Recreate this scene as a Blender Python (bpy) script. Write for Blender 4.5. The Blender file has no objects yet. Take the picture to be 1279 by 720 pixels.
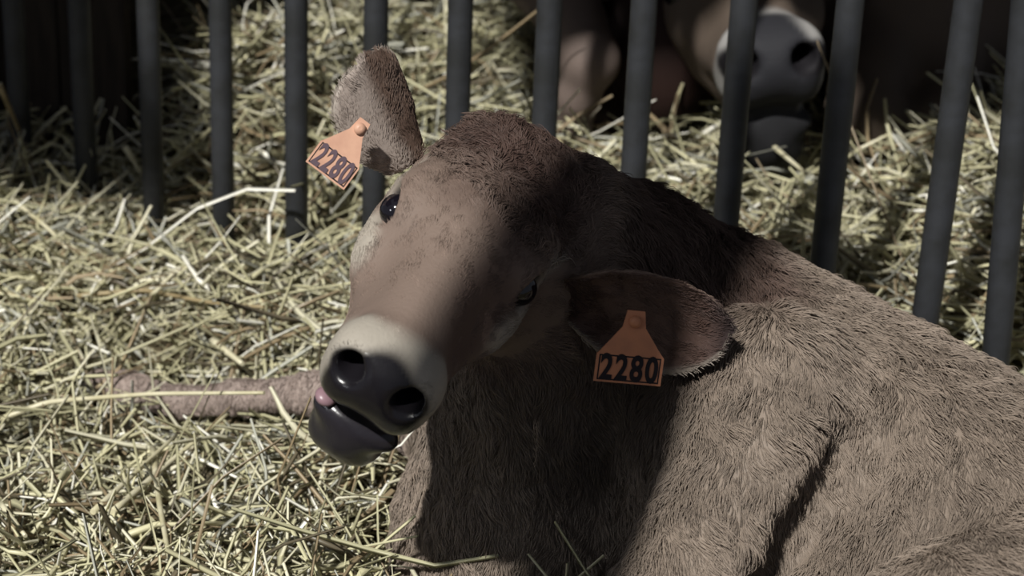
import bpy, math
import numpy as np
from mathutils import Vector, Matrix, Quaternion

FUR = True
rng = np.random.default_rng(7)
SC = bpy.context.scene
COL = SC.collection

# ------------------------------------------------------------------ camera
CAM_H = 1.20
FPX = 2400.0
_th, _ro = math.radians(21.36), math.radians(2.35)
CF = np.array([0, math.cos(_th), -math.sin(_th)])
_R0 = np.array([1.0, 0, 0]); _U0 = np.array([0, math.sin(_th), math.cos(_th)])
CR = _R0 * math.cos(_ro) + _U0 * math.sin(_ro)
CU = -_R0 * math.sin(_ro) + _U0 * math.cos(_ro)
C0 = np.array([0, 0, CAM_H])
cd = bpy.data.cameras.new('camera')
cd.sensor_width = 36.0
cd.lens = FPX / 1279.0 * 36.0
cd.clip_start = 0.05; cd.clip_end = 100
cd.dof.use_dof = True
cd.dof.focus_distance = 1.95
cd.dof.aperture_fstop = 5.6
cam = bpy.data.objects.new('camera', cd); COL.objects.link(cam)
cam.matrix_world = Matrix(((CR[0], CU[0], -CF[0], C0[0]), (CR[1], CU[1], -CF[1], C0[1]), (CR[2], CU[2], -CF[2], C0[2]), (0, 0, 0, 1)))
SC.camera = cam

# ------------------------------------------------------------------ world, lights, exposure
w = bpy.data.worlds.new('barn_air'); SC.world = w; w.use_nodes = True
w.node_tree.nodes['Background'].inputs[0].default_value = (0.80, 0.86, 1.0, 1)
w.node_tree.nodes['Background'].inputs[1].default_value = 0.155

def sun(name, frm, energy, angle, color):
    l = bpy.data.lights.new(name, 'SUN'); l.energy = energy; l.angle = math.radians(angle); l.color = color
    o = bpy.data.objects.new(name, l); COL.objects.link(o)
    o.rotation_euler = Vector(frm).normalized().to_track_quat('Z', 'Y').to_euler()
    o.location = Vector(frm).normalized() * 4
    return o
sun('skylight_sun', (-0.42, -1.0, 1.1), 4.6, 1.6, (1.0, 0.98, 0.93))
def area(name, loc, target, size, energy, color):
    l = bpy.data.lights.new(name, 'AREA'); l.energy = energy; l.size = size; l.color = color
    o = bpy.data.objects.new(name, l); COL.objects.link(o)
    o.location = loc
    o.rotation_euler = (Vector(loc) - Vector(target)).to_track_quat('Z', 'Y').to_euler()
    return o
area('barn_doorway_light', (-2.6, -0.5, 1.8), (0, 2.0, 0.4), 0.5, 9, (0.93, 0.96, 1.0))
SC.view_settings.view_transform = 'Standard'
SC.view_settings.look = 'None'
SC.view_settings.exposure = 0.12
SC.view_settings.gamma = 1.0

def P(x, y, d):
    """point at camera depth d seen at pixel (x, y) of the 1279x720 frame"""
    return C0 + d * (CF + (x - 639.5) / FPX * CR - (y - 360.0) / FPX * CU)
def proj(p):
    v = p - C0
    d = v @ CF
    return 639.5 + FPX * (v @ CR) / d, 360 - FPX * (v @ CU) / d, d

# ------------------------------------------------------------------ helpers
def tag(o, label=None, cat=None, group=None, kind=None):
    if label: o['label'] = label
    if cat: o['category'] = cat
    if group: o['group'] = group
    if kind: o['kind'] = kind
    return o
def empty(name, loc=(0, 0, 0)):
    o = bpy.data.objects.new(name, None); COL.objects.link(o); o.location = loc
    o.empty_display_size = 0.1
    return o
def link(name, me, mat=None, parent=None):
    o = bpy.data.objects.new(name, me); COL.objects.link(o)
    if mat is not None: me.materials.append(mat)
    if parent is not None:
        o.parent = parent
        o.matrix_parent_inverse = Matrix.Translation(-Vector(parent.location)) if parent.type == 'EMPTY' else Matrix.Identity(4)
    return o
def np_mesh(name, V, Q, smooth=True, k=4):
    me = bpy.data.meshes.new(name)
    V = np.asarray(V, np.float32); Q = np.asarray(Q, np.int32)
    me.vertices.add(len(V)); me.vertices.foreach_set('co', V.ravel())
    me.loops.add(Q.size); me.loops.foreach_set('vertex_index', Q.ravel())
    me.polygons.add(len(Q)); me.polygons.foreach_set('loop_start', np.arange(0, Q.size, k, dtype=np.int32))
    me.update(calc_edges=True)
    me.polygons.foreach_set('use_smooth', np.full(len(Q), smooth))
    me.validate()
    return me
def set_col(me, C, name='col'):
    a = me.color_attributes.new(name, 'FLOAT_COLOR', 'POINT')
    D = np.ones((len(C), 4), np.float32); D[:, :3] = C
    a.data.foreach_set('color', D.ravel())
def tube_mesh(name, pts, rad, n=12, cap=True):
    pts = np.asarray(pts, float); rad = np.broadcast_to(np.asarray(rad, float), (len(pts),))
    T = np.gradient(pts, axis=0); T /= np.linalg.norm(T, axis=1)[:, None]
    up = np.array([0, 0, 1.0]) if abs(T[0, 2]) < .9 else np.array([1.0, 0, 0])
    V = []
    for p, t, r in zip(pts, T, rad):
        a = np.cross(up, t); a /= np.linalg.norm(a); b = np.cross(t, a)
        for k in range(n):
            g = 2 * math.pi * k / n
            V.append(p + r * (a * math.cos(g) + b * math.sin(g)))
    F = []
    m = len(pts)
    for i in range(m - 1):
        for k in range(n):
            F.append((i * n + k, i * n + (k + 1) % n, (i + 1) * n + (k + 1) % n, (i + 1) * n + k))
    me = bpy.data.meshes.new(name)
    if cap:
        F.append(tuple(range(n))[::-1]); F.append(tuple(range((m - 1) * n, m * n)))
    me.from_pydata([tuple(v) for v in V], [], F); me.update()
    me.polygons.foreach_set('use_smooth', [len(p.vertices) == 4 for p in me.polygons])
    return me
_lat = np.random.default_rng(3).random((32, 32, 32)).astype(np.float32) * 2 - 1
def noise3(p, s=1.0, off=0.0):
    q = np.asarray(p) * s + off + 100.0
    i = np.floor(q).astype(int); f = q - i; f = f * f * (3 - 2 * f)
    r = 0
    for dx in (0, 1):
        for dy in (0, 1):
            for dz in (0, 1):
                wgt = (f[..., 0] if dx else 1 - f[..., 0]) * (f[..., 1] if dy else 1 - f[..., 1]) * (f[..., 2] if dz else 1 - f[..., 2])
                r = r + wgt * _lat[(i[..., 0] + dx) % 32, (i[..., 1] + dy) % 32, (i[..., 2] + dz) % 32]
    return r
def sstep(a, b, x):
    t = np.clip((x - a) / (b - a), 0, 1); return t * t * (3 - 2 * t)

# ------------------------------------------------------------------ materials
def mat_base(name):
    m = bpy.data.materials.new(name); m.use_nodes = True
    return m, m.node_tree.nodes, m.node_tree.links, m.node_tree.nodes['Principled BSDF']
def attr_mat(name, rough=0.6, spec=0.3, bump=0.0, bscale=200, sheen=0.0):
    m, N, L, B = mat_base(name)
    a = N.new('ShaderNodeAttribute'); a.attribute_name = 'col'
    L.new(a.outputs['Color'], B.inputs['Base Color'])
    B.inputs['Roughness'].default_value = rough
    B.inputs['Specular IOR Level'].default_value = spec
    B.inputs['Sheen Weight'].default_value = sheen
    if bump:
        tc = N.new('ShaderNodeTexCoord'); n = N.new('ShaderNodeTexNoise'); n.inputs['Scale'].default_value = bscale; n.inputs['Detail'].default_value = 3
        bp = N.new('ShaderNodeBump'); bp.inputs['Strength'].default_value = bump; bp.inputs['Distance'].default_value = 0.002
        L.new(tc.outputs['Object'], n.inputs['Vector']); L.new(n.outputs['Fac'], bp.inputs['Height']); L.new(bp.outputs['Normal'], B.inputs['Normal'])
    return m
def plain_mat(name, c, rough=0.5, spec=0.5, metal=0.0, vary=None, vscale=20, bump=0.0, stretch=(1, 1, 1)):
    m, N, L, B = mat_base(name)
    B.inputs['Base Color'].default_value = (*c, 1)
    B.inputs['Roughness'].default_value = rough; B.inputs['Metallic'].default_value = metal
    B.inputs['Specular IOR Level'].default_value = spec
    if vary is not None:
        tc = N.new('ShaderNodeTexCoord'); mp = N.new('ShaderNodeMapping'); mp.inputs['Scale'].default_value = stretch
        n = N.new('ShaderNodeTexNoise'); n.inputs['Scale'].default_value = vscale; n.inputs['Detail'].default_value = 5
        mx = N.new('ShaderNodeMix'); mx.data_type = 'RGBA'
        mx.inputs[6].default_value = (*c, 1); mx.inputs[7].default_value = (*vary, 1)
        cr = N.new('ShaderNodeValToRGB'); cr.color_ramp.elements[0].position = 0.38; cr.color_ramp.elements[1].position = 0.66
        L.new(tc.outputs['Object'], mp.inputs['Vector']); L.new(mp.outputs['Vector'], n.inputs['Vector'])
        L.new(n.outputs['Fac'], cr.inputs['Fac']); L.new(cr.outputs['Color'], mx.inputs[0]); L.new(mx.outputs[2], B.inputs['Base Color'])
        if bump:
            bp = N.new('ShaderNodeBump'); bp.inputs['Strength'].default_value = bump; bp.inputs['Distance'].default_value = 0.003
            L.new(n.outputs['Fac'], bp.inputs['Height']); L.new(bp.outputs['Normal'], B.inputs['Normal'])
    return m
M_skin = attr_mat('calf_hide', 0.62, 0.25, 0.35, 260)
M_cow = attr_mat('cow_hide', 0.7, 0.2, 0.35, 220)
M_hair = attr_mat('coat_hair', 0.55, 0.25)
M_straw = attr_mat('straw_stems', 0.42, 0.5)
M_bar = plain_mat('galvanised_bar', (0.036, 0.038, 0.043), 0.5, 0.35, 0.15, vary=(0.026, 0.027, 0.028), vscale=30, bump=0.2)
M_ground = plain_mat('straw_litter', (0.10, 0.085, 0.05), 0.95, 0.1, vary=(0.045, 0.035, 0.02), vscale=40, bump=0.8)
M_eye = plain_mat('wet_dark_eye', (0.006, 0.005, 0.008), 0.08, 0.7)
M_wet = attr_mat('wet_nose_skin', 0.24, 0.38, 0.12, 170)
M_tongue = plain_mat('wet_pink_skin', (0.24, 0.15, 0.17), 0.35, 0.4)
M_tag = plain_mat('orange_tag_plastic', (0.50, 0.21, 0.11), 0.45, 0.3, vary=(0.42, 0.18, 0.10), vscale=60)
M_ink2 = plain_mat('faint_print', (0.10, 0.07, 0.085), 0.6, 0.2)  # greyer, fainter print for the left tag
M_tag2 = plain_mat('sunlit_tag_plastic', (0.56, 0.33, 0.23), 0.45, 0.3, vary=(0.48, 0.27, 0.19), vscale=60)  # paler copy of the tag plastic, sunlight put into its colour
M_ink = plain_mat('black_print', (0.015, 0.012, 0.015), 0.6, 0.2)
M_board = plain_mat('dark_barn_board', (0.035, 0.028, 0.022), 0.85, 0.15, vary=(0.018, 0.014, 0.012), vscale=6, bump=0.6, stretch=(8, 8, 1))
M_hoof = plain_mat('hoof_horn', (0.04, 0.035, 0.03), 0.5, 0.3)

# ------------------------------------------------------------------ implicit surfaces (smooth blends of ellipsoids and tapered limbs)
def axis(lo, hi, f0, f1, fine, coarse):
    out = [lo]
    while out[-1] < hi:
        x = out[-1]
        dd = max(f0 - x, x - f1, 0)
        out.append(x + fine + (coarse - fine) * min(dd / 0.12, 1))
    return np.array(out, np.float32)
class Field:
    def __init__(s, ax):
        s.ax = ax; s.D = np.full([len(a) for a in ax], 0.3, np.float32)
    def crop(s, lo, hi):
        sl = []
        for a, l, h in zip(s.ax, lo, hi):
            i0 = max(int(np.searchsorted(a, l)) - 1, 0); i1 = min(int(np.searchsorted(a, h)) + 1, len(a))
            if i1 <= i0: return None, None
            sl.append(slice(i0, i1))
        sl = tuple(sl)
        G = [g for g in np.meshgrid(s.ax[0][sl[0]], s.ax[1][sl[1]], s.ax[2][sl[2]], indexing='ij', sparse=True)]
        return sl, G
    def blend(s, sl, d, k, mode):
        A = s.D[sl]
        if mode == '+':
            h = np.clip(k - np.abs(A - d), 0, None) / k
            s.D[sl] = np.minimum(A, d) - h * h * k * 0.25
        else:
            d = -d
            h = np.clip(k - np.abs(A - d), 0, None) / k
            s.D[sl] = np.maximum(A, d) + h * h * k * 0.25
    def ell(s, c, r, fr=None, k=0.03, mode='+'):
        c = np.asarray(c, float); r = np.asarray(r, float); R = np.eye(3) if fr is None else fr
        m = k + 0.02
        ext = np.sqrt(((R * (r + m)[None, :]) ** 2).sum(1))      # R columns are the local axes in world
        sl, G = s.crop(c - ext, c + ext)
        if sl is None: return
        g = [G[i] - c[i] for i in range(3)]
        q = [(g[0] * R[0, j] + g[1] * R[1, j] + g[2] * R[2, j]) / r[j] for j in range(3)]
        k0 = np.sqrt(q[0] ** 2 + q[1] ** 2 + q[2] ** 2)
        k1 = np.sqrt((q[0] / r[0]) ** 2 + (q[1] / r[1]) ** 2 + (q[2] / r[2]) ** 2)
        d = k0 * (k0 - 1) / np.maximum(k1, 1e-6)
        s.blend(sl, d.astype(np.float32), k, mode)
    def cap(s, a, b, ra, rb, k=0.03, mode='+'):
        a = np.asarray(a, float); b = np.asarray(b, float)
        m = max(ra, rb) + k + 0.02
        sl, G = s.crop(np.minimum(a, b) - m, np.maximum(a, b) + m)
        if sl is None: return
        ab = b - a; L2 = ab @ ab
        g = [G[i] - a[i] for i in range(3)]
        t = np.clip((g[0] * ab[0] + g[1] * ab[1] + g[2] * ab[2]) / L2, 0, 1)
        d = np.sqrt((g[0] - t * ab[0]) ** 2 + (g[1] - t * ab[1]) ** 2 + (g[2] - t * ab[2]) ** 2) - (ra + (rb - ra) * t)
        s.blend(sl, d.astype(np.float32), k, mode)
    def chain(s, pts, rad, k=0.02):
        for i in range(len(pts) - 1): s.cap(pts[i], pts[i + 1], rad[i], rad[i + 1], k)
    def inside(s, p):
        idx = [np.clip(np.searchsorted(s.ax[i], p[:, i]), 0, len(s.ax[i]) - 1) for i in range(3)]
        o = np.ones(len(p), bool)
        for i in range(3): o &= (p[:, i] > s.ax[i][0]) & (p[:, i] < s.ax[i][-1])
        return np.where(o, s.D[idx[0], idx[1], idx[2]], 1.0)
    def mesh(s):
        D = s.D; nx, ny, nz = D.shape
        S = D < 0
        c = np.zeros((nx - 1, ny - 1, nz - 1), np.int8)
        for i in (0, 1):
            for j in (0, 1):
                for k in (0, 1): c += S[i:nx - 1 + i, j:ny - 1 + j, k:nz - 1 + k]
        act = np.argwhere((c > 0) & (c < 8))
        ids = np.full(c.shape, -1, np.int32); ids[tuple(act.T)] = np.arange(len(act))
        acc = np.zeros((len(act), 3)); cnt = np.zeros(len(act))
        corners = [(i, j, k) for i in (0, 1) for j in (0, 1) for k in (0, 1)]
        for a in corners:
            for ax in range(3):
                if a[ax]: continue
                b = list(a); b[ax] = 1
                ia = act + a; ib = act + b
                da = D[tuple(ia.T)]; db = D[tuple(ib.T)]
                x = (da < 0) != (db < 0)
                t = np.where(x, da / np.where(x, da - db, 1), 0)
                pa = np.stack([s.ax[q][ia[:, q]] for q in range(3)], 1); pb = np.stack([s.ax[q][ib[:, q]] for q in range(3)], 1)
                acc[x] += (pa + (pb - pa) * t[:, None])[x]; cnt[x] += 1
        V = acc / cnt[:, None]
        quads = []
        for ax in range(3):
            o1, o2 = [q for q in range(3) if q != ax]
            lo = [slice(None)] * 3; hi = [slice(None)] * 3
            lo[ax] = slice(0, -1); hi[ax] = slice(1, None)
            e = S[tuple(lo)] != S[tuple(hi)]
            E_ = np.argwhere(e)
            m = (E_[:, o1] > 0) & (E_[:, o2] > 0) & (E_[:, o1] < c.shape[o1]) & (E_[:, o2] < c.shape[o2])
            E_ = E_[m]
            def g(d1, d2):
                q = E_.copy(); q[:, o1] += d1; q[:, o2] += d2
                return ids[tuple(q.T)]
            Q = np.stack([g(-1, -1), g(0, -1), g(0, 0), g(-1, 0)], 1)
            fl = S[tuple(E_.T)]
            if ax == 1: fl = ~fl
            Q[~fl] = Q[~fl][:, ::-1]
            quads.append(Q)
        Q = np.concatenate(quads); Q = Q[(Q >= 0).all(1)]
        return V, Q
def relax(V, Q, it=2, lam=0.5):
    a = np.concatenate([Q[:, 0], Q[:, 1], Q[:, 2], Q[:, 3]]); b = np.concatenate([Q[:, 1], Q[:, 2], Q[:, 3], Q[:, 0]])
    n = np.bincount(a, minlength=len(V)) + np.bincount(b, minlength=len(V))
    for _ in range(it):
        S = np.stack([np.bincount(a, V[b, i], len(V)) + np.bincount(b, V[a, i], len(V)) for i in range(3)], 1)
        V = V + lam * (S / n[:, None] - V)
    return V
def vnormals(V, Q):
    n = np.cross(V[Q[:, 2]] - V[Q[:, 0]], V[Q[:, 3]] - V[Q[:, 1]])
    N = np.zeros_like(V)
    for i in range(4):
        for c in range(3): N[:, c] += np.bincount(Q[:, i], n[:, c], len(V))
    return N / np.maximum(np.linalg.norm(N, axis=1), 1e-12)[:, None], np.linalg.norm(n, axis=1) * 0.5
def frame(x, z):
    x = np.asarray(x, float); x = x / np.linalg.norm(x)
    z = np.asarray(z, float); z = z - (z @ x) * x; z /= np.linalg.norm(z)
    return np.stack([x, np.cross(z, x), z], 1)      # columns: local x, y, z in world

def bovine_head(F, O, R, s, jaw=0.0, k=1.0):
    """sculpt a head: local x to the nose, y to its left, z dorsal"""
    def e(c, r, kk=0.02, mode='+', rot=None):
        c = np.asarray(c) * s
        F.ell(O + R @ c, np.asarray(r) * s, R if rot is None else R @ rot, kk * s * k, mode)
    def c(a, b, ra, rb, kk=0.02, mode='+'):
        F.cap(O + R @ (np.asarray(a) * s), O + R @ (np.asarray(b) * s), ra * s, rb * s, kk * s * k, mode)
    e((-.075, 0, -.01), (.095, .072, .062))
    e((-.03, 0, .012), (.085, .062, .042), .03)
    e((-.132, 0, .012), (.038, .054, .042), .03)
    for y in (-1, 1):
        e((-.012, y * .054, .012), (.042, .026, .030), .02)            # brow
        e((.012, y * .058, -.022), (.045, .022, .028), .02)            # under the eye
        c((-.02, y * .036, -.045), (.12, y * .022, -.032), .040, .028, .03)
        c((-.075, y * .046, -.075), (.09, y * .016, -.078), .034, .022, .03)
        e((-.075, y * .048, -.06), (.055, .026, .052), .03)            # cheek
        e((.160, y * .027, -.030), (.042, .025, .028), .02)            # upper lip pads
        e((.178, y * .031, .000), (.026, .020, .022), .015)            # nostril wings
    c((-.01, 0, .012), (.15, 0, .000), .044, .032, .03)
    e((.175, 0, -.010), (.036, .042, .036), .02)
    c((-.06, 0, -.06), (.10, 0, -.065), .05, .026, .03)
    jd = np.array([0, jaw, 0])
    e(np.array((.138, 0, -.098)) + jd, (.052, .034, .032), .014)
    c(np.array((.156, -.014, -.112)) + jd, np.array((.156, .012, -.112)) + jd, .021, .021, .014)
    e(np.array((.168, 0, -.080)) + jd, (.020, .042, .018), .012)
    # carve
    for y in (-1, 1):
        rot = frame((1, 0, -.15), (0, -y * .5, 1))
        e((.006, y * .077, .012), (.0225, .019, .0150), .006, '-', rot)
        c((.214, y * .030, .000), (.168, y * .024, .002), .0145, .009, .008, '-')
    e((.165, jaw * .5, -.0625), (.070, .062, .0022), .006, '-')

def leaf_ear(base, tip, opening, width, cup=1.0, thick=0.006, nl=26, nw=17, bend=0.0, rnd=0.75):
    """a cupped leaf-shaped ear as closed geometry; returns V, Q"""
    base = np.asarray(base); tip = np.asarray(tip); L = np.linalg.norm(tip - base)
    Rf = frame(tip - base, opening); X, Y, Z = Rf[:, 0], Rf[:, 1], Rf[:, 2]
    top = []; bot = []
    for i in range(nl):
        t = i / (nl - 1)
        wd = width * 0.5 * (0.42 + 0.58 * math.sin(min(t / 0.5, 1) * math.pi / 2)) * max(1 - max((t - rnd * .75) / (1 - rnd * .75), 0) ** 2.4, 0.0) ** 0.5
        wd = max(wd, 0.003)
        cc = cup * (1.25 - 0.75 * t) 
        for j in range(nw):
            u = j / (nw - 1) * 2 - 1
            ang = u * cc
            y = wd * math.sin(ang) / max(math.sin(min(cc, 1.5)), .2)
            z = wd * (1 - math.cos(ang)) / max(math.sin(min(cc, 1.5)), .2) * 0.9 - bend * t * t * L
            p = base + X * (t * L) + Y * y + Z * z
            th = thick * (1 - 0.6 * abs(u) ** 3) * (1 - .4 * t)
            nrm = (-Y * math.sin(ang) + Z * math.cos(ang))
            top.append(p + nrm * th * .5); bot.append(p - nrm * th * .5)
    V = np.array(top + bot); n = nl * nw; Q = []
    for i in range(nl - 1):
        for j in range(nw - 1):
            a = i * nw + j; Q.append((a, a + nw, a + nw + 1, a + 1)); Q.append((n + a, n + a + 1, n + a + nw + 1, n + a + nw))
    for i in range(nl - 1):
        a = i * nw; Q.append((a, n + a, n + a + nw, a + nw)); a = i * nw + nw - 1; Q.append((a, a + nw, n + a + nw, n + a))
    for j in range(nw - 1):
        a = j; Q.append((a, a + 1, n + a + 1, n + a)); a = (nl - 1) * nw + j; Q.append((a, n + a, n + a + 1, a + 1))
    side = np.concatenate([np.zeros(n), np.ones(n)])   # 0 inside of the cup, 1 back of the ear
    tt = np.tile(np.repeat(np.arange(nl) / (nl - 1), nw), 2)
    uu = np.tile(np.tile(np.linspace(-1, 1, nw), nl), 2)
    return V, np.array(Q), side, tt, uu
def merge(parts):
    V = []; Q = []; o = 0
    for v, q in parts: V.append(v); Q.append(q + o); o += len(v)
    return np.concatenate(V), np.concatenate(Q)

def fur(name, parent, V, Q, C, n_per_m2, flowfn, lenfn, densfn, rad=0.00042, lift=0.35, npt=5, curl=0.0, seed=1, mat=None):
    """hair curves rooted on the hide"""
    r = np.random.default_rng(seed)
    N, A = vnormals(V, Q)
    cen = V[Q].mean(1)
    dens = densfn(cen) * A * n_per_m2
    n = r.poisson(dens)
    f = np.repeat(np.arange(len(Q)), n); m = len(f)
    u = r.random((m, 1)); v = r.random((m, 1)); q = Q[f]
    bl = [(1 - u) * (1 - v), u * (1 - v), u * v, (1 - u) * v]
    P0 = sum(b * V[q[:, i]] for i, b in enumerate(bl)); N0 = sum(b * N[q[:, i]] for i, b in enumerate(bl)); C1 = sum(b * C[q[:, i]] for i, b in enumerate(bl))
    N0 /= np.linalg.norm(N0, axis=1)[:, None]
    T = flowfn(P0, N0); 
    # clumps: swing and length follow a fine noise so that neighbouring hairs stick together
    k1 = noise3(P0, 55, 11); k2 = noise3(P0, 130, 37); k3 = noise3(P0, 20, 71)
    B = np.cross(N0, T)
    T = T + B * (0.55 * k1 + 0.45 * k2 + 0.35 * k3)[:, None] + r.normal(0, .12, (m, 3))
    T -= (T * N0).sum(1)[:, None] * N0; T /= np.linalg.norm(T, axis=1)[:, None]; B = np.cross(N0, T)
    Ln = lenfn(P0) * (0.75 + 0.5 * r.random(m)) * (1 + 0.35 * k2)
    lf = lift * (0.7 + 0.5 * noise3(P0, 90, 5) + 0.25 * r.random(m))
    pts = np.zeros((m, npt, 3), np.float32)
    for i in range(npt):
        t = i / (npt - 1)
        cx = curl * np.sin(t * 5 + k1 * 6)
        pts[:, i] = P0 - N0 * 0.001 + T * (Ln * t * (1 - .12 * t))[:, None] + N0 * (Ln * lf * np.sin(t * 2.2) * .8)[:, None] + B * (Ln * (0.15 * k1 * t * t + cx * t))[:, None]
    hc = bpy.data.hair_curves.new(name)
    hc.add_curves([npt] * m)
    hc.points.foreach_set('position', pts.ravel())
    ra = np.tile((rad * np.array([1, 1, .85, .6, .15][:npt])).astype(np.float32), m)
    at = hc.attributes.get('radius') or hc.attributes.new('radius', 'FLOAT', 'POINT')
    at.data.foreach_set('value', ra)
    sh = (1 + 0.20 * k2 + 0.14 * k1 + r.normal(0, .10, m))[:, None]
    CC = np.ones((m * npt, 4), np.float32); CC[:, :3] = np.repeat(np.clip(C1 * sh, 0, 1), npt, 0)
    ca = hc.attributes.new('col', 'FLOAT_COLOR', 'POINT'); ca.data.foreach_set('color', CC.ravel())
    o = bpy.data.objects.new(name, hc); COL.objects.link(o); hc.materials.append(mat or M_hair)
    o['kind'] = 'stuff'
    if parent is not None:
        o.parent = parent; o.matrix_parent_inverse = Matrix.Translation(-Vector(parent.location))
    print(name, m, 'hairs')
    return o
#%%MAIN
# ------------------------------------------------------------------ setting: ground, boards, roof
FA = np.array([-0.5736, 2.8818]); FD = np.array([math.cos(math.radians(-29.6)), math.sin(math.radians(-29.6))]); FN = np.array([-FD[1], FD[0]])
def beyond(x, y): return (x - FA[0]) * FN[0] + (y - FA[1]) * FN[1]
LEG = [P(600, 560, 2.34), P(480, 500, 2.46), P(390, 491, 2.52), P(300, 496, 2.58), P(225, 502, 2.64), P(160, 488, 2.70), P(120, 480, 2.74)]
def bed(x, y):
    h = bed0(x, y)
    for a, b in zip(LEG[1:-1], LEG[2:]):
        ab = (b - a)[:2]; t = np.clip(((x - a[0]) * ab[0] + (y - a[1]) * ab[1]) / (ab @ ab), 0, 1)
        d = np.hypot(x - a[0] - t * ab[0], y - a[1] - t * ab[1]); zz = a[2] + t * (b[2] - a[2])
        wq = sstep(.16, .05, d); h = h * (1 - wq) + np.minimum(h, zz - .030) * wq
    return h
def bed0(x, y):
    s = beyond(x, y)
    p = np.stack([x, y, np.zeros_like(x)], -1)
    left = sstep(0.25, -0.5, x)
    h = 0.075 + (0.03 + 0.05 * left) * sstep(-0.75, -0.1, s) + 0.15 * sstep(0.0, 0.45, s) + 0.05 * sstep(.5, 1.2, s)
    h = h - .06 * sstep(-.45, -.75, x) * sstep(.05, .3, s)
    return h + 0.036 * noise3(p, 5.0) + 0.016 * noise3(p, 13.0, 9) + 0.05*noise3(p, 2.2, 4) * sstep(-2, 0.2, s)
gx = np.linspace(-3.0, 3.0, 150); gy = np.linspace(0.2, 5.2, 150)
GX, GY = np.meshgrid(gx, gy, indexing='ij')
GV = np.stack([GX, GY, bed(GX, GY) - 0.02], -1).reshape(-1, 3)
ii, jj = np.meshgrid(np.arange(149), np.arange(149), indexing='ij'); a = (ii * 150 + jj).ravel()
me = np_mesh('ground', GV, np.stack([a, a + 150, a + 151, a + 1], 1))
tag(link('ground', me, M_ground), kind='structure')

def box_mesh(name, lo, hi):
    x0, y0, z0 = lo; x1, y1, z1 = hi
    V = [(x0, y0, z0), (x1, y0, z0), (x1, y1, z0), (x0, y1, z0), (x0, y0, z1), (x1, y0, z1), (x1, y1, z1), (x0, y1, z1)]
    me = bpy.data.meshes.new(name)
    me.from_pydata(V, [], [(0, 3, 2, 1), (4, 5, 6, 7), (0, 1, 5, 4), (1, 2, 6, 5), (2, 3, 7, 6), (3, 0, 4, 7)]); me.update(); return me
# boarded back wall of the barn
wall = empty('wall_back', (0, 5.0, 0)); wall['kind'] = 'structure'
bme = box_mesh('board', (-0.088, -0.015, 0), (0.088, 0.015, 2.6)); bme.materials.append(M_board)
for i in range(34):
    o = bpy.data.objects.new('board', bme); COL.objects.link(o); o.parent = wall
    o.location = (-3.0 + i * 0.18, 0.004 * (i % 3), 0)
# upright dark boards added to fill the shaded corner on the left
WA = P(-150, 200, 3.45); WB = P(178, 200, 3.30)
part = empty('wall_left_added', (WA[0], WA[1], 0)); part['kind'] = 'structure'
bm2 = box_mesh('board', (0, -0.012, 0), (0.122, 0.012, 1.7)); bm2.materials.append(M_board)
wd_ = (WB - WA)[:2]; nb = int(np.hypot(*wd_) / .125); ang = math.atan2(wd_[1], wd_[0])
for i in range(nb):
    o = bpy.data.objects.new('board', bm2); COL.objects.link(o); o.parent = part
    o.location = (i * .125 * math.cos(ang), i * .125 * math.sin(ang) + .006 * (i % 2), 0); o.rotation_euler = (0, 0, ang)

# unseen loft panels, shaped to shade the cattle and the left corner
shade_loft = empty('ceiling_shade', (0, 3, 2.1)); shade_loft['kind'] = 'structure'
for lo, hi in (((-1.23, 2.2, 2.1), (-.70, 5.4, 2.15)), ((-3.6, 1.15, 2.1), (-1.23, 5.4, 2.15)), ((-.70, 1.6, 2.1), (-.12, 5.4, 2.15)), ((-.12, 1.42, 2.1), (3.0, 5.4, 2.15))):
    o = link('shade_panel', box_mesh('shade_panel', lo, hi), M_board); o.parent = shade_loft; o.matrix_parent_inverse = Matrix.Translation((0, -3, -2.1))

# stout timber post beside the photographer, out of view, whose shade falls across the calf
pu = np.array([-.42, -1.0]) / math.hypot(.42, 1.0); pc = np.array([-.655 + .42 * .75, .75])
me = box_mesh('timber_post', (-.082, -.06, 0), (.096, .06, 2.32))
o = link('post', me, M_board); o.name = 'shade_post_1'; tag(o, kind='structure'); o.location = (pc[0], pc[1], 0); o.rotation_euler = (0, 0, math.atan2(-.42, 1.0))
# ------------------------------------------------------------------ fence
fence = empty('barred_fence', (FA[0], FA[1], 0))
tag(fence, 'dark grey upright steel bars dividing the calf from the straw and cattle behind', 'fence')
bar0 = tube_mesh('bar', [(0, 0, 0), (0, 0, .35), (0, 0, .8), (0, 0, 1.25)], 0.0175, 20); bar0.materials.append(M_bar)
rj = [0, .008, -.004, .003, -.005, .002, .006, 0, -.006, .004, 0, 0]
for i in range(-3, 13):
    o = bpy.data.objects.new('bar', bar0); COL.objects.link(o); o.parent = fence
    off = i * 0.14
    if i == 10: off -= 0.028
    o.location = (FD[0] * off, FD[1] * off, 0)
    if i == 10: o.rotation_euler = (0.0, math.radians(-3.0), 0)
    elif i == 9: o.rotation_euler = (0.0, math.radians(0.5), 0)
for z in (0.03, 1.25):
    a_ = np.array([*(FD * (-.55)), z]); b_ = np.array([*(FD * (1.8)), z])
    me = tube_mesh('rail', [a_, (a_ + b_) / 2, b_], 0.024, 16)
    o = link('rail', me, M_bar); o.parent = fence

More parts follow.
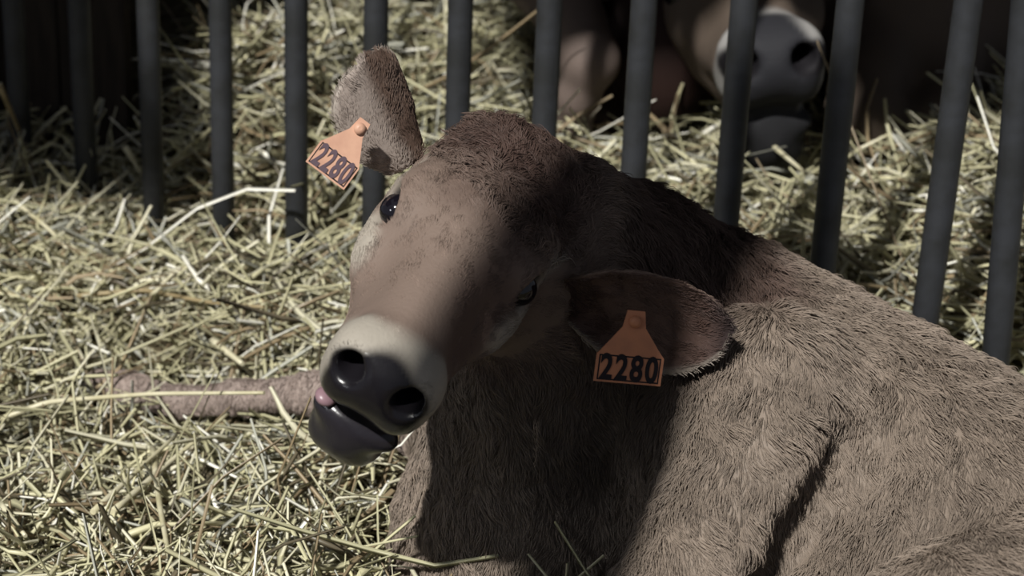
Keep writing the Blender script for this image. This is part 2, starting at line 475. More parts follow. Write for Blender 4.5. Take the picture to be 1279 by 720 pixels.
# ------------------------------------------------------------------ calf
calf = empty('calf', tuple(P(900, 700, 2.05) * np.array([1, 1, 0]) + np.array([0, 0, .08])))
tag(calf, 'tan calf lying in front of the bars, head turned, wearing orange ear tags', 'calf')
HS = 1.08
HO = P(570, 316, 1.865)
ph = math.radians(51)
aim = np.array([-.575, -.818]); aim /= np.linalg.norm(aim)
HX = math.cos(ph) * (aim[0] * CR + aim[1] * CU) - math.sin(ph) * CF
HYv = (-aim[1]) * CR + aim[0] * CU                      # the calf's left, to the right in view
HZ = np.cross(HX, HYv)
YAW = math.radians(4.5)
HX, HYv = HX * math.cos(YAW) + HYv * math.sin(YAW), HYv * math.cos(YAW) - HX * math.sin(YAW)
HR = np.stack([HX, HYv, HZ], 1)
def H(x, y, z): return HO + HR @ (np.array([x, y, z]) * HS)
hc_ = P(560, 340, 1.9)
F = Field([axis(-0.80, 1.30, hc_[0] - .17, hc_[0] + .17, .0034, .0095), axis(1.25, 2.85, hc_[1] - .16, hc_[1] + .14, .0034, .0095), axis(-0.05, 0.80, hc_[2] - .16, hc_[2] + .16, .0034, .0095)])
print('grid', F.D.shape, F.D.size)
# trunk
F.cap(P(925, 505, 2.19), P(1290, 768, 1.95), .165, .20, .05)
F.cap(P(760, 660, 2.27), P(1280, 860, 1.93), .165, .20, .08)
F.cap(P(905, 378, 2.16), P(1180, 545, 2.06), .055, .055, .07)        # withers and backbone
F.ell(P(1450, 830, 1.92), (.24, .21, .20), k=.06)                    # rump
# neck
F.cap(P(690, 300, 2.00), P(850, 465, 2.16), .088, .125, .05)
F.chain([P(700, 295, 2.03), P(800, 325, 2.10), P(890, 372, 2.16)], [.062, .062, .058], .05)
F.cap(P(665, 380, 2.03), P(660, 640, 2.20), .085, .135, .06)
F.ell(P(645, 700, 2.19), (.135, .13, .16), k=.05)                    # brisket
# near shoulder, upper arm and elbow
F.ell(P(925, 540, 2.00), (.11, .10, .15), frame((1, .1, -.5), (0.2, -.2, 1)), .04)
F.cap(P(970, 510, 1.97), P(975, 570, 1.93), .085, .08, .03)
F.cap(P(960, 580, 1.93), P(860, 780, 1.86), .088, .08, .03)
F.cap(P(860, 780, 1.86), P(720, 900, 1.80), .065, .042, .03)
F.cap(P(720, 900, 1.80), P(860, 990, 1.80), .038, .028, .02)
# flank behind the elbow: groove, belly swell, thigh
F.cap(P(1078, 560, 1.87), P(985, 760, 1.84), .038, .062, .03, '-')
F.cap(P(1180, 660, 1.98), P(1130, 800, 1.93), .12, .14, .012)
F.cap(P(1420, 760, 1.88), P(1210, 850, 1.76), .16, .12, .012)
F.cap(P(1210, 850, 1.76), P(1330, 960, 1.72), .10, .05, .03)
F.cap(P(1330, 960, 1.72), P(1130, 1000, 1.70), .035, .026, .02)
F.chain([P(1130, 1000, 1.70), P(1080, 1000, 1.70)], [.026, .028], .01)
# far foreleg stretched out in the straw
F.chain(LEG, [.06, .034, .0245, .021, .0195, .024, .021], .02)
# tail
F.chain([P(1600, 780, 1.95), P(1640, 800, 1.85), P(1600, 930, 1.75)], [.03, .018, .014], .02)
# head
FH = Field(F.ax); bovine_head(FH, HO, HR, HS, jaw=.002)
neckd = F.D
h_ = np.clip(.03 - np.abs(neckd - FH.D), 0, None) / .03
F.D = np.minimum(neckd, FH.D) - h_ * h_ * .03 * .25
V, Q = F.mesh()
V = relax(V, Q, 2, .4)
print('calf verts', len(V))
nB = len(V)
# ears
EARSGN = -1
ear_r = leaf_ear(P(518, 202, 1.945), P(456, 72, 1.90), .70 * CF - .75 * CR - .1 * CU, .112, 1.0, .007, bend=.0, rnd=.85)
ear_l = leaf_ear(P(715, 368, 1.93), P(914, 408, 1.86), -CF * 0.85 - 0.55 * CU, .118, .95, .007, bend=-.02, rnd=.6)
side = np.zeros(nB); eart = np.full(nB, -1.0); earu = np.zeros(nB); earid = np.zeros(nB, int)
parts = [(V, Q)]
for n_, E_ in enumerate((ear_r, ear_l)):
    parts.append((E_[0], E_[1])); side = np.concatenate([side, E_[2]]); eart = np.concatenate([eart, E_[3]]); earu = np.concatenate([earu, E_[4]]); earid = np.concatenate([earid, np.full(len(E_[0]), n_ + 1)])
V, Q = merge(parts)
VN, _ = vnormals(V, Q)
# colours of the coat, with some light and shade painted in
TAN = np.array((.215, .172, .138)); CREAM = np.array((.36, .325, .275)); BROWN = np.array((.062, .039, .032)); FACE = np.array((.176, .130, .106)); BLK = np.array((.009, .008, .010)); PINK = np.array((.30, .17, .15))
def headloc(p): return ((p - HO) @ HR) / HS
def coat(p):
    l = headloc(p); n = noise3(p, 14); n2 = noise3(p, 40, 5)
    c = np.tile(TAN, (len(p), 1)) * (1 + .13 * n + .10 * n2)[:, None]
    def mix(c, col, m): m = np.clip(m, 0, 1)[:, None]; return c * (1 - m) + np.asarray(col) * m
    # brown neck and crest, with the shade between head and withers painted in
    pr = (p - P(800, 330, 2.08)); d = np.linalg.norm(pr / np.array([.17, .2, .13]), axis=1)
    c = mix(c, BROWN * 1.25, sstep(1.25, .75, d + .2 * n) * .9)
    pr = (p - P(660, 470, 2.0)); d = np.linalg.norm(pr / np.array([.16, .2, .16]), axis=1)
    c = mix(c, TAN * .75, sstep(1.3, .8, d + .2 * n) * .7)  # throat below the head darkened, its cast shade in the coat colour
    dh = np.linalg.norm((l - np.array((.02, 0, -.02))) / np.array([.21, .13, .13]), axis=1)
    inh = sstep(1.25, 1.05, dh)
    c = mix(c, FACE * 1.0, inh)
    # curly dark brow and poll
    d = np.linalg.norm((l - np.array((-.085, .015, .03))) / np.array([.10, .075, .06]), axis=1)
    c = mix(c, BROWN * 1.15, sstep(1.2, .7, d + .3 * n) * inh)
    d = np.linalg.norm((l - np.array((.055, .035, .0))) / np.array([.085, .035, .05]), axis=1)
    c = mix(c, BROWN * 1.5, sstep(1.2, .6, d + .2 * n) * .7)  # shaded left side of the nose bridge painted darker
    # pale patches by the eyes and along the side of the nose
    for y in (-1, 1):
        d = np.linalg.norm((l - np.array((.028, y * .072, -.022))) / np.array([.034, .02, .024]), axis=1)
        c = mix(c, CREAM * 1.05, sstep(1.3, .7, d) * .85)
        d = np.linalg.norm((l - np.array((-.03, y * .07, .012))) / np.array([.04, .02, .016]), axis=1)
        c = mix(c, CREAM * .85, sstep(1.3, .7, d) * .6)
        d = np.linalg.norm((l - np.array((.006, y * .072, .012))) / np.array([.0215, .02, .0135]), axis=1)
        c = mix(c, BLK * 1.5, sstep(1.15, .95, d))
    # pale ring of the muzzle, dark nose pad and lips
    m = sstep(.153, .176, l[:, 0] + .006 * n2 + .022 * sstep(.02, .05, np.abs(l[:, 1]))) * inh
    c = mix(c, CREAM * .9, m)
    # nose pad: front of the muzzle between and around the nostrils
    pad = sstep(1.12, .95, np.sqrt((l[:, 1] / .043) ** 2 + ((l[:, 2] + .020) / .046) ** 2)) * sstep(.164, .178, l[:, 0] + .012 * sstep(0.02, .035, np.abs(l[:, 1])) * sstep(-.03, 0, l[:, 2]))
    c = mix(c, BLK, pad)
    lip = sstep(.120, .135, l[:, 0]) * sstep(-.060, -.068, l[:, 2]) * sstep(.055, .045, np.abs(l[:, 1]))
    c = mix(c, BLK * 2.0, lip)
    bare = np.clip(pad + lip, 0, 1)
    for y in (-1, 1):
        d = np.linalg.norm((l - np.array((.006, y * .073, .012))) / np.array([.027, .022, .019]), axis=1); bare = np.maximum(bare, sstep(1.1, .9, d))
        d = np.linalg.norm((l - np.array((.195, y * .028, -.001))) / np.array([.03, .0165, .0165]), axis=1); bare = np.maximum(bare, sstep(1.2, .9, d)); c = mix(c, BLK, sstep(1.25, .95, d))
    leg = np.min([np.linalg.norm(p - q, axis=1) for q in LEG[3:]], axis=0)
    c = mix(c, (.33, .265, .24), sstep(.12, .06, np.min([np.linalg.norm(p - q, axis=1) for q in LEG[1:]], axis=0)) * .7)
    return np.clip(c, 0, 1), bare
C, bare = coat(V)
m1 = earid == 1; m2 = earid == 2
for m_ in (m1, m2):
    ins = 1 - side[m_]; tt = eart[m_]; uu = np.abs(earu[m_])
    base = np.array((.17, .12, .095))
    inner = np.array((.085, .052, .043))  # ear hollow, its shade put into the colour
    edge = sstep(.86, .97, uu)[:, None]
    cc_ = base * (1 - ins[:, None]) + inner * ins[:, None]
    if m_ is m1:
        k_ = sstep(.0, .35, uu * np.sign(earu[m_]) * EARSGN)[:, None]; cc_ = np.array((.11, .072, .055)) * (1 - k_) + np.array((.29, .24, .21)) * k_  # pale half paints the lit side of the upright ear
    dark = sstep(.80, 1.0, tt)[:, None] * (0 if m_ is m1 else .75)
    cc_ = cc_ * (1 - dark) + BLK * 1.5 * dark
    pale = edge * ((earu[m_] < 0)[:, None] if m_ is m2 else 1)
    cc_ = cc_ * (1 - pale * .85) + np.array((.33, .29, .25)) * pale * .85
    C[m_] = cc_; bare[m_] = 0
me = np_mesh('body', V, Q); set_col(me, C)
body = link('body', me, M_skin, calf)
# wet gloss on bare nose skin through a second material
me.materials.append(M_wet)
fb = bare[Q].mean(1) > .6
me.polygons.foreach_set('material_index', fb.astype(np.int32))
# eyeballs, tongue, hoof
def ball(name, c, r, mat, parent, sc=(1, 1, 1), R=None, seg=24, label=None):
    V_ = []; F_ = []
    for i in range(seg // 2 + 1):
        th = math.pi * i / (seg // 2)
        for j in range(seg):
            g = 2 * math.pi * j / seg
            v = np.array([math.sin(th) * math.cos(g), math.sin(th) * math.sin(g), math.cos(th)]) * r * np.asarray(sc)
            V_.append(np.asarray(c) + (v if R is None else R @ v))
    for i in range(seg // 2):
        for j in range(seg):
            F_.append((i * seg + j, (i + 1) * seg + j, (i + 1) * seg + (j + 1) % seg, i * seg + (j + 1) % seg))
    me = np_mesh(name, V_, F_)
    o = link(name, me, mat, parent)
    if label: o['label'] = label
    return o
for y in (-1, 1):
    ball('eyeball', H(.006, y * .0640, .009), .0165 * HS, M_eye, calf)
ball('tongue', H(.176, -.031, -.066), .011, M_tongue, calf, (1.0, .95, .6), HR, label='pink tongue tip at the side of the mouth')
ball('hoof', LEG[-1] + np.array([-.02, 0, -.012]), .03, M_hoof, calf, (1.4, .9, .8))

# ear tags
def ear_tag(c, xdir, up, wd, ht, mt, label=None):
    """plate with shoulders tapering to the stud; xdir along the print, up to the stud"""
    x = xdir / np.linalg.norm(xdir); u = up - (up @ x) * x; u /= np.linalg.norm(u); n = np.cross(x, u)
    prof = [(-.5, -.5), (.5, -.5), (.5, .05), (.44, .14), (.17, .62), (.13, .95), (-.13, .95), (-.17, .62), (-.44, .14), (-.5, .05)]
    me = bpy.data.meshes.new('ear_tag'); k = len(prof); Vv = []
    for s_ in (.0011, -.0011):
        for px, py in prof: Vv.append(tuple(c + x * px * wd + u * py * ht + n * s_ ))
    me.from_pydata(Vv, [], [tuple(range(k)), tuple(range(2 * k - 1, k - 1, -1))] + [(i, k + i, k + (i + 1) % k, (i + 1) % k) for i in range(k)]); me.update()
    o = link('ear_tag', me, mt, calf)
    if label: o['label'] = label
    cu = bpy.data.curves.new('tag_number', 'FONT'); cu.body = '2280'; cu.align_x = 'CENTER'; cu.align_y = 'CENTER'; cu.size = ht * .62; cu.extrude = .0004; cu.offset = .0009
    cu.space_character = 1.18
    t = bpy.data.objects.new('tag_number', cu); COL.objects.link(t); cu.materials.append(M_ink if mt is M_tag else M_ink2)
    bpy.context.view_layer.update()
    wt = max(t.dimensions.x, 1e-4); sx = wd * .86 / wt
    Mx = Matrix(((x[0] * sx, u[0], n[0], 0), (x[1] * sx, u[1], n[1], 0), (x[2] * sx, u[2], n[2], 0), (0, 0, 0, 1)))
    q = c - u * ht * .22 + n * .0017
    deps = bpy.context.evaluated_depsgraph_get(); tm = bpy.data.meshes.new_from_object(t.evaluated_get(deps))
    bpy.data.objects.remove(t)
    co = np.zeros(len(tm.vertices) * 3); tm.vertices.foreach_get('co', co); co = co.reshape(-1, 3)
    co = q + np.outer(co[:, 0] * sx, x) + np.outer(co[:, 1] * 1.15, u) + np.outer(co[:, 2], n)
    tm.vertices.foreach_set('co', co.ravel()); tm.update(); tm.name = 'tag_number'
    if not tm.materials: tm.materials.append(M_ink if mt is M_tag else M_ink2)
    to = bpy.data.objects.new('tag_number', tm); COL.objects.link(to); to.parent = o
    # raised print border
    fr = []
    for (ax, ay, bx, by) in ((-.46, -.46, .46, -.43), (-.46, .02, .46, .05), (-.46, -.43, -.44, .02), (.44, -.43, .46, .02)):
        i0 = len(fr)
        for (px, py) in ((ax, ay), (bx, ay), (bx, by), (ax, by)): fr.append(tuple(c + x * px * wd + u * py * ht + n * .0014))
    me = bpy.data.meshes.new('border'); me.from_pydata(fr, [], [(i, i + 1, i + 2, i + 3) for i in (0, 4, 8, 12)])
    b = link('border', me, M_ink); b.parent = o
    st = c + u * ht * .74
    sm = tube_mesh('stud', [st - n * .006, st + n * .004, st + n * .006], [.006, .006, .002], 14)
    s2 = link('stud', sm, mt); s2.parent = o
tc = P(787, 448, 1.842)
ear_tag(tc, CR * 1 - CU * .09 + CF * .12, CU * 1 - CF * .25, .0655, .050, M_tag, label='shaded orange ear tag reading 2280 under the ear at right')
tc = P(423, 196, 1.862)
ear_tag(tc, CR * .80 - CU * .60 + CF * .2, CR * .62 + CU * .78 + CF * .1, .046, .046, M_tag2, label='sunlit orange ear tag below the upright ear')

if FUR:
    sel = np.arange(len(Q))
    spine = P(1290, 500, 1.9) - P(850, 330, 2.1); spine /= np.linalg.norm(spine)
    def flow(p, n):
        l = headloc(p)
        inh = sstep(1.3, 1.0, np.linalg.norm((l - np.array((.02, 0, -.02))) / np.array([.21, .13, .13]), axis=1))[:, None]
        fb_ = spine * .55 + np.array([0, 0, -1.0]) + .5 * np.stack([noise3(p, 5, 3), noise3(p, 5, 8), 0 * p[:, 0]], 1)
        fh_ = -HX + (HYv[None, :] * np.sign(l[:, 1:2]) * .4) + .0
        d = np.linalg.norm((l - np.array((-.085, .015, .03))) / np.array([.10, .075, .06]), axis=1)
        cur = sstep(1.2, .7, d)[:, None]
        fh_ = fh_ * (1 - cur) + cur * (np.stack([noise3(p, 28, 1), noise3(p, 28, 2), noise3(p, 28, 6)], 1) * 2.2 - HX * .2)
        t = fb_ * (1 - inh) + fh_ * inh
        # extended leg: hair runs down the leg
        t = t - (t * n).sum(1)[:, None] * n
        return t / np.maximum(np.linalg.norm(t, axis=1), 1e-6)[:, None]
    def hlen(p):
        l = headloc(p)
        inh = sstep(1.25, 1.0, np.linalg.norm((l - np.array((.02, 0, -.02))) / np.array([.21, .13, .13]), axis=1))
        d = np.linalg.norm((l - np.array((-.085, .015, .03))) / np.array([.10, .075, .06]), axis=1)
        cur = sstep(1.2, .7, d)
        lg = sstep(.10, .05, np.min([np.linalg.norm(p - q, axis=1) for q in LEG[1:]], axis=0))
        fr_ = sstep(.05, .15, l[:, 0])
        a = .020 * (1 - inh) + inh * (.0085 - .004 * fr_)
        return (a * (1 - cur) + .019 * cur) * (1 - .6 * lg)
    def dens(p):
        bb = coat(p)[1]
        x, y, d = proj_arr(p)
        vis = ((x > -60) & (x < 1400) & (y > -50) & (y < 830)).astype(float)
        l = headloc(p)
        inh = (np.linalg.norm((l - np.array((.02, 0, -.02))) / np.array([.21, .13, .13]), axis=1) < 1.2)
        return (bb < .35) * (.5 + .5 * vis) * (1 + 1.8 * inh)
    def proj_arr(p):
        v = p - C0; d = v @ CF
        return 639.5 + FPX * (v @ CR) / d, 360 - FPX * (v @ CU) / d, d
    isb = (earid[Q[:, 0]] == 0)
    def ishead(p): return np.linalg.norm((headloc(p) - np.array((.05, 0, -.02))) / np.array([.21, .13, .13]), axis=1) < 1.0
    def iscurl(p): return np.linalg.norm((headloc(p) - np.array((-.085, .015, .03))) / np.array([.10, .075, .06]), axis=1) < 1.0
    fur('forelock', calf, V, Q[isb], C, 60000, flow, lambda p: np.full(len(p), .017), lambda p: dens(p) * iscurl(p), lift=.5, rad=.0005, seed=12, curl=.4)
    fur('coat', calf, V, Q[isb], C, 150000, flow, hlen, lambda p: dens(p) * ~(ishead(p) & ~iscurl(p)), lift=.42, rad=.00045)
    fur('face_hair', calf, V, Q[isb], C, 170000, flow, hlen, lambda p: dens(p) * (ishead(p) & ~iscurl(p)), lift=.2, rad=.00034, seed=8)
    def eflow(p, n):
        t = np.tile(P(914, 408, 1.86) - P(715, 368, 1.93), (len(p), 1)); a_ = np.linalg.norm(p - P(443, 120, 1.9), axis=1) < np.linalg.norm(p - P(830, 400, 1.9), axis=1)
        t[a_] = P(443, 76, 1.9) - P(512, 196, 1.915)
        t = t - (t * n).sum(1)[:, None] * n
        return t / np.maximum(np.linalg.norm(t, axis=1), 1e-6)[:, None]
    fur('ear_hair', calf, V, Q[~isb], C, 260000, eflow, lambda p: np.full(len(p), .008), lambda p: np.ones(len(p)), lift=.3, rad=.0004, seed=4)
#%%COWS
# ------------------------------------------------------------------ cattle behind the bars
def cow_coat(loc, s, V, base, pale, seedo):
    n = noise3(V, 9, seedo)
    c = np.tile(base, (len(V), 1)) * (1 + .18 * n)[:, None]
    if loc is not None:
        O, R = loc; l = ((V - O) @ R) / s
        dh = np.linalg.norm((l - np.array((.02, 0, -.02))) / np.array([.22, .13, .13]), axis=1); inh = sstep(1.25, 1.0, dh)
        def mix(c, col, m): m = np.clip(m, 0, 1)[:, None]; return c * (1 - m) + np.asarray(col) * m
        c = mix(c, pale, sstep(.135, .16, l[:, 0]) * inh)
        pad = sstep(1.15, .95, np.sqrt((l[:, 1] / .044) ** 2 + ((l[:, 2] + .018) / .054) ** 2)) * sstep(.150, .166, l[:, 0])
        c = mix(c, (.020, .020, .024), pad)
        c = mix(c, (.015, .015, .017), sstep(.120, .135, l[:, 0]) * sstep(-.060, -.068, l[:, 2]) * sstep(.055, .045, np.abs(l[:, 1])))
        for y in (-1, 1):
            d = np.linalg.norm((l - np.array((.190, y * .034, -.002))) / np.array([.03, .018, .017]), axis=1); c = mix(c, BLK, sstep(1.25, .95, d))
    return np.clip(c, 0, 1)
# cow on the right: muzzle resting on the hay, neck and chest behind
S2 = 1.62
p2 = math.radians(60); am = np.array([.10, -1.0]); am /= np.linalg.norm(am)
X2 = math.cos(p2) * (am[0] * CR + am[1] * CU) - math.sin(p2) * CF
Y2 = -am[1] * CR + am[0] * CU; Z2 = np.cross(X2, Y2)
R2 = np.stack([X2, Y2, Z2], 1)
O2 = P(966, 96, 2.98) - R2 @ (np.array([.19, 0, -.02]) * S2)
F2 = Field([axis(-.25, 1.55, .1, .75, .008, .016), axis(2.4, 4.6, 2.6, 3.3, .008, .016), axis(0.02, 1.5, .3, .7, .008, .016)])
bovine_head(F2, O2, R2, S2)
F2.ell(O2 + R2 @ (np.array([.125, 0, -.064]) * S2), np.array([.058, .036, .030]) * S2, R2, .02)
occ = O2 - X2 * .17
F2.cap(occ, P(1090, -260, 3.42), .11, .17, .06)
F2.cap(P(1100, -200, 3.5), P(1160, 20, 3.6), .19, .20, .1)
F2.cap(P(1100, -60, 3.62), P(1300, -60, 3.85), .24, .30, .1)
F2.ell(P(1120, 70, 3.48), (.13, .14, .16), k=.08)
F2.chain([P(1090, 60, 3.4), P(1075, 150, 3.25), P(1150, 190, 3.3)], [.085, .055, .05], .04)
F2.chain([P(1170, 60, 3.45), P(1180, 160, 3.3), P(1250, 190, 3.45)], [.085, .055, .045], .04)
V2, Q2 = F2.mesh(); V2 = relax(V2, Q2, 2, .4)
cow2 = empty('cow', (float(occ[0]), float(occ[1]) + .4, .25)); tag(cow2, 'tan cow behind the bars with a pale-ringed grey muzzle resting on the straw', 'cow')
er = []
for y in (-1, 1):
    b0 = O2 + R2 @ (np.array([-.10, y * .055, .0]) * S2); t0_ = O2 + R2 @ (np.array([-.13, y * .17, -.01]) * S2)
    er.append(leaf_ear(b0, t0_, X2 * .8 + Z2 * .3, .13, 1.0, .01))
C2 = cow_coat((O2, R2), S2, V2, np.array((.105, .08, .063)), np.array((.30, .29, .28)), 3)
Vm, Qm = merge([(V2, Q2)] + [(e[0], e[1]) for e in er])
C2 = np.concatenate([C2] + [np.tile((.16, .11, .09), (len(e[0]), 1)) for e in er])
me = np_mesh('body', Vm, Qm); set_col(me, C2); link('body', me, M_cow, cow2)
for y in (-1, 1): ball('eyeball', O2 + R2 @ (np.array([.006, y * .0665, 0]) * S2), .0165 * S2, M_eye, cow2)

# reddish cow further left: bent foreleg, dark chest and lowered neck
F3 = Field([axis(-.35, .75, .0, .5, .008, .016), axis(2.8, 4.6, 2.9, 3.6, .008, .016), axis(0.02, 1.3, .2, .7, .008, .016)])
F3.cap(P(830, -60, 3.50), P(835, 70, 3.36), .115, .10, .06)
F3.ell(P(830, 60, 3.36), (.085, .10, .15), k=.05)
F3.cap(P(775, -160, 3.7), P(640, -120, 4.05), .22, .28, .08)
F3.chain([P(660, -60, 3.52), P(712, 20, 3.34), P(738, 72, 3.24)], [.085, .056, .048], .02)
F3.chain([P(738, 78, 3.24), P(722, 120, 3.28), P(715, 170, 3.36)], [.045, .034, .034], .02)
F3.chain([P(770, -60, 3.52), P(772, 60, 3.46), P(765, 150, 3.42)], [.08, .06, .04], .03)
V3, Q3 = F3.mesh(); V3 = relax(V3, Q3, 2, .4)
c3 = np.tile((.024, .012, .010), (len(V3), 1)) * (1 + .2 * noise3(V3, 10))[:, None]
dl = np.min([np.linalg.norm(V3 - P(*q), axis=1) for q in ((690, -20, 3.4), (712, 20, 3.30), (738, 70, 3.2), (722, 120, 3.25), (715, 165, 3.33))], axis=0)
m_ = sstep(.10, .075, dl)[:, None]; c3 = c3 * (1 - m_) + np.array((.15, .115, .10)) * m_
cow3 = empty('cow', (.25, 3.5, .25)); tag(cow3, 'dark reddish-brown cow behind the bars with a pale bent foreleg in the straw', 'cow')
me = np_mesh('body', V3, Q3); set_col(me, np.clip(c3, 0, 1)); link('body', me, M_cow, cow3)

# ------------------------------------------------------------------ straw
def straw_arrays(cx, cy, cz, az, pit, ln, wd, bow, col, roll, npt=5, clear=None):
    m = len(cx)
    D = np.stack([np.cos(az) * np.cos(pit), np.sin(az) * np.cos(pit), np.sin(pit)], 1)
    up = np.tile([0, 0, 1.0], (m, 1)); S_ = np.cross(D, up); S_ /= np.linalg.norm(S_, axis=1)[:, None]; U_ = np.cross(S_, D)
    cr, sr = np.cos(roll)[:, None], np.sin(roll)[:, None]
    S2_, U2_ = S_ * cr + U_ * sr, U_ * cr - S_ * sr
    ctr = np.stack([cx, cy, cz], 1)
    pts = []
    ts = np.linspace(-.5, .5, npt)
    kink = rng.random(m) < .3; kp = rng.uniform(-.3, .3, m); ka = rng.normal(0, .5, (m, 2))
    for t in ts:
        b = bow[:, 0:1] * (t * t - .08) * ln[:, None]; b2 = bow[:, 1:2] * (t * t - .08) * ln[:, None]
        kk = (np.clip(t - kp, 0, None) * kink * ln)[:, None]
        pts.append(ctr + D * (t * ln)[:, None] + S_ * (b + kk * ka[:, :1]) + U_ * (b2 + kk * ka[:, 1:]))
    V = np.zeros((m, npt, 3, 3), np.float32)
    for i, p in enumerate(pts):
        tw = (1 - .35 * abs(ts[i]) * 2)
        for k, (a_, b_) in enumerate(((-.5, -.12), (.5, -.12), (0, .28))):
            V[:, i, k] = p + S2_ * (a_ * wd * tw)[:, None] + U2_ * (b_ * wd * tw)[:, None]
    return V, np.array(pts)
def straw_mesh(name, V, col, mat):
    m, npt = V.shape[:2]
    base = (np.arange(m) * npt * 3)[:, None]
    q = []
    for i in range(npt - 1):
        for k in range(3):
            q.append((i * 3 + k, i * 3 + (k + 1) % 3, (i + 1) * 3 + (k + 1) % 3, (i + 1) * 3 + k))
    Qs = (base[:, :, None] + np.array(q)[None]).reshape(-1, 4)
    me = bpy.data.meshes.new(name)
    V = V.reshape(-1, 3)
    me.vertices.add(len(V)); me.vertices.foreach_set('co', V.ravel())
    me.loops.add(Qs.size); me.loops.foreach_set('vertex_index', Qs.ravel().astype(np.int32))
    me.polygons.add(len(Qs)); me.polygons.foreach_set('loop_start', np.arange(0, Qs.size, 4, dtype=np.int32))
    me.update(calc_edges=True)
    set_col(me, np.repeat(col, npt * 3, 0))
    return link(name, me, mat)
def palette(n, x, y):
    p = np.array([(.53, .50, .32), (.42, .40, .25), (.60, .57, .42), (.26, .20, .12), (.88, .86, .76), (.12, .10, .065), (.38, .38, .32)])
    pr = np.array([.27, .22, .16, .12, .07, .08, .08])
    c = p[rng.choice(len(p), n, p=pr)] * rng.uniform(.8, 1.2, (n, 1))
    return c
def scatter(n, smin, smax, hoff, lnr, wdr, pits):
    X = []; 
    while sum(len(a) for a in X) < n:
        x = rng.uniform(-1.5, 1.7, 20000); y = rng.uniform(1.3, 4.8, 20000)
        s = beyond(x, y)
        p3 = np.stack([x, y, bed(x, y)], 1); v = p3 - C0; d = v @ CF
        u = 639.5 + FPX * (v @ CR) / d; vv = 360 - FPX * (v @ CU) / d
        vis = (u > -120) & (u < 1400) & (vv > -160) & (vv < 860)
        nrm = np.array([-(WB - WA)[1], (WB - WA)[0]]); nrm /= np.linalg.norm(nrm); wl = (x - WA[0]) * nrm[0] + (y - WA[1]) * nrm[1]
        inw = (wl > -.07) & (x < WB[0] + .05) & (s > 0)
        keep = ~inw & (s > smin) & (s < smax) & (rng.random(20000) < np.where(vis, 1.0, .22))
        X.append(np.stack([x, y], 1)[keep])
    X = np.concatenate(X)[:n]
    x, y = X.T; m = len(x)
    z = bed(x, y) + rng.uniform(*hoff, m)
    ln = rng.uniform(*lnr, m) * rng.choice([.6, 1, 1.4], m); wd = rng.uniform(*wdr, m)
    az = rng.uniform(0, 2 * math.pi, m); pit = np.clip(rng.normal(0, pits, m), -1.1, 1.1)
    bow = rng.normal(0, .55, (m, 2))
    V, pts = straw_arrays(x, y, z, az, pit, ln, wd, bow, None, rng.uniform(0, 6.3, m))
    ok = np.ones(m, bool)
    over = np.zeros(m, bool)
    for p in pts:
        for a, b in zip(LEG[1:4], LEG[2:5]):
            ab = (b - a)[:2]; t = ((p[:, 0] - a[0]) * ab[0] + (p[:, 1] - a[1]) * ab[1]) / (ab @ ab)
            dd = np.hypot(p[:, 0] - a[0] - t * ab[0], p[:, 1] - a[1] - t * ab[1])
            over |= (t > 0) & (t < 1) & (dd < .05) & (p[:, 2] > a[2] - .015)
            # the strip of straw just in front, which would hide the leg from anyone standing before it
            fr_ = (t > 0) & (t < 1) & (p[:, 1] < a[1] + t * (b - a)[1]) & (dd < .12) & (p[:, 2] > a[2] + t * (b - a)[2] - .008)
            over |= fr_
    ok &= ~over | (rng.random(m) < .05)
    for FF in (F, F2, F3):
        for p in pts: ok &= FF.inside(p) > .006
    # only a few stems may lie over the outstretched leg
    u_, v_ = None, None
    return V[ok], palette(m, x, y)[ok]
near = [scatter(21000, -3, .02, (-.03, .022), (.05, .15), (.003, .007), .34), scatter(4500, -3, .02, (-.005, .045), (.08, .24), (.004, .0095), .45), scatter(700, -3, .02, (.0, .04), (.04, .12), (.009, .014), .4)]
o = straw_mesh('straw_bedding', np.concatenate([a[0] for a in near]), np.concatenate([a[1] for a in near]), M_straw)
tag(o, 'loose yellow-green straw bedding that the calf lies on', 'straw', kind='stuff')
far = [scatter(14000, .02, 3, (-.03, .025), (.06, .18), (.0045, .009), .34), scatter(4000, .02, 1.2, (0, .06), (.10, .26), (.0045, .0095), .38)]
o = straw_mesh('straw_heap', np.concatenate([a[0] for a in far]), np.concatenate([a[1] for a in far]), M_straw)
tag(o, 'heaped straw behind the bars under the cattle', 'straw', kind='stuff')

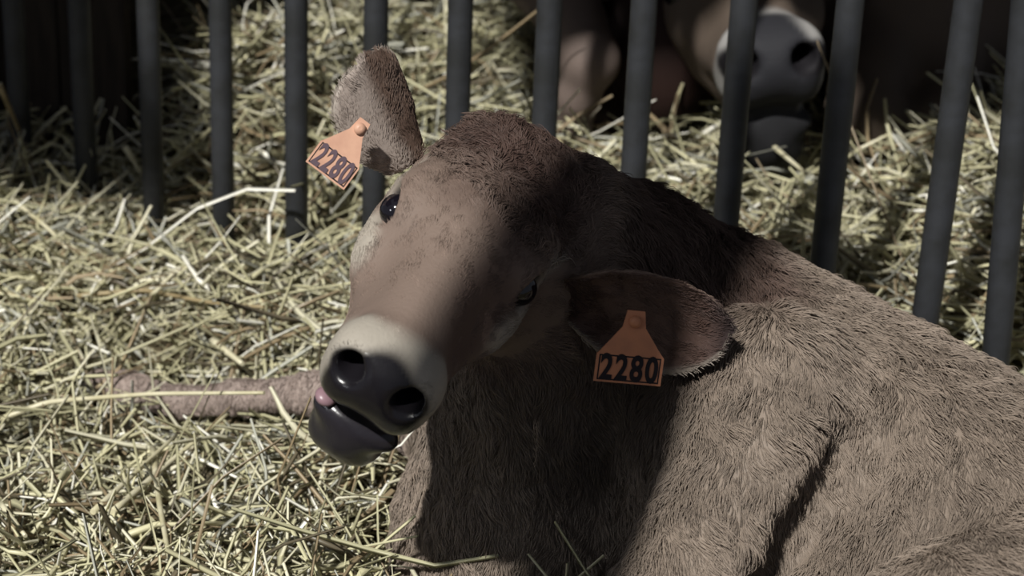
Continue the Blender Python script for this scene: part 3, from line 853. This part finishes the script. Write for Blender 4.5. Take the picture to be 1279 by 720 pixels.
# ------------------------------------------------------------------ single stalks that stand out in the straw
def G(x, y, lift):
    d = np.linspace(1.5, 4.6, 1500)
    p = C0[None] + d[:, None] * (CF + (x - 639.5) / FPX * CR - (y - 360.0) / FPX * CU)[None]
    below = p[:, 2] < bed(p[:, 0], p[:, 1]) + lift
    return p[int(np.argmax(below))] if below.any() else p[-1]
M_pale = plain_mat('pale_straw_stalk', (.62, .58, .42), 0.38, 0.5, vary=(.45, .41, .25), vscale=25, stretch=(1, 1, 1))
M_tawny = plain_mat('tawny_straw_stalk', (.34, .27, .15), 0.45, 0.4, vary=(.22, .17, .09), vscale=25)
def stalk(pts, r, mat, label, lifts=None):
    lifts = lifts or [.055] * len(pts)
    k = np.array([G(x, y, l) for (x, y), l in zip(pts, lifts)])
    t = np.linspace(0, len(k) - 1, 6 * (len(k) - 1) + 1); q = np.stack([np.interp(t, np.arange(len(k)), k[:, c]) for c in range(3)], 1)
    q[1:-1] = (q[:-2] + q[1:-1] * 2 + q[2:]) / 4
    me = tube_mesh('straw_stalk', q, np.linspace(r, r * .55, len(q)), 7)
    o = link('straw_stalk', me, mat); tag(o, label, 'straw stalk', 'single stalks lying on the straw'); return o
stalk([(0, 524), (60, 502), (190, 492), (330, 491)], .0042, M_pale, 'long pale stalk lying across the outstretched foreleg', [.05, .07, .10, .11])
stalk([(116, 640), (222, 542)], .0040, M_pale, 'pale diagonal stalk below the foreleg, left one of a parallel pair')
stalk([(140, 640), (215, 575), (286, 516)], .0042, M_pale, 'pale diagonal stalk below the foreleg, right and longer one of a parallel pair', [.055, .06, .06])
stalk([(191, 560), (199, 630), (214, 712)], .0046, M_pale, 'thick pale stalk running straight down to the bottom edge at left')
stalk([(0, 629), (32, 670)], .0042, M_pale, 'short stalk entering at the left edge near the bottom corner')
stalk([(266, 426), (303, 455)], .0062, M_pale, 'broad pale leaf of straw just above the foreleg', [.075, .075])
stalk([(17, 250), (62, 287), (85, 312)], .0040, M_pale, 'bright stalk slanting down near the left edge, in front of the dark boards')
stalk([(156, 183), (179, 221)], .0055, M_pale, 'short grey stalk leaning up before the dark boards beside the fence foot', [.10, .05])
stalk([(0, 108), (31, 181)], .0050, M_tawny, 'upright dull stalk against the dark boards at the left edge', [.17, .04])
stalk([(96, 370), (180, 362), (260, 378), (330, 384)], .0040, M_tawny, 'long tawny stalk lying level left of the calf\'s face')
stalk([(188, 372), (216, 342)], .0045, M_pale, 'short bright stalk pointing up in the middle of the left straw', [.06, .08])
stalk([(0, 470), (28, 425), (36, 400)], .0045, M_pale, 'curved stalk standing up at the left edge above the foreleg', [.03, .05, .08])
stalk([(838, 152), (847, 120), (853, 104)], .0042, M_pale, 'thin pale stalk standing upright before the reddish cow', [.07, .10, .12])
stalk([(960, 178), (1008, 218)], .0048, M_pale, 'pale stalk slanting under the chin of the grey-muzzled cow', [.09, .09])
stalk([(1010, 238), (1066, 190), (1110, 168)], .0042, M_pale, 'stalk rising to the right behind the bars, below the dark chest', [.08, .10, .12])
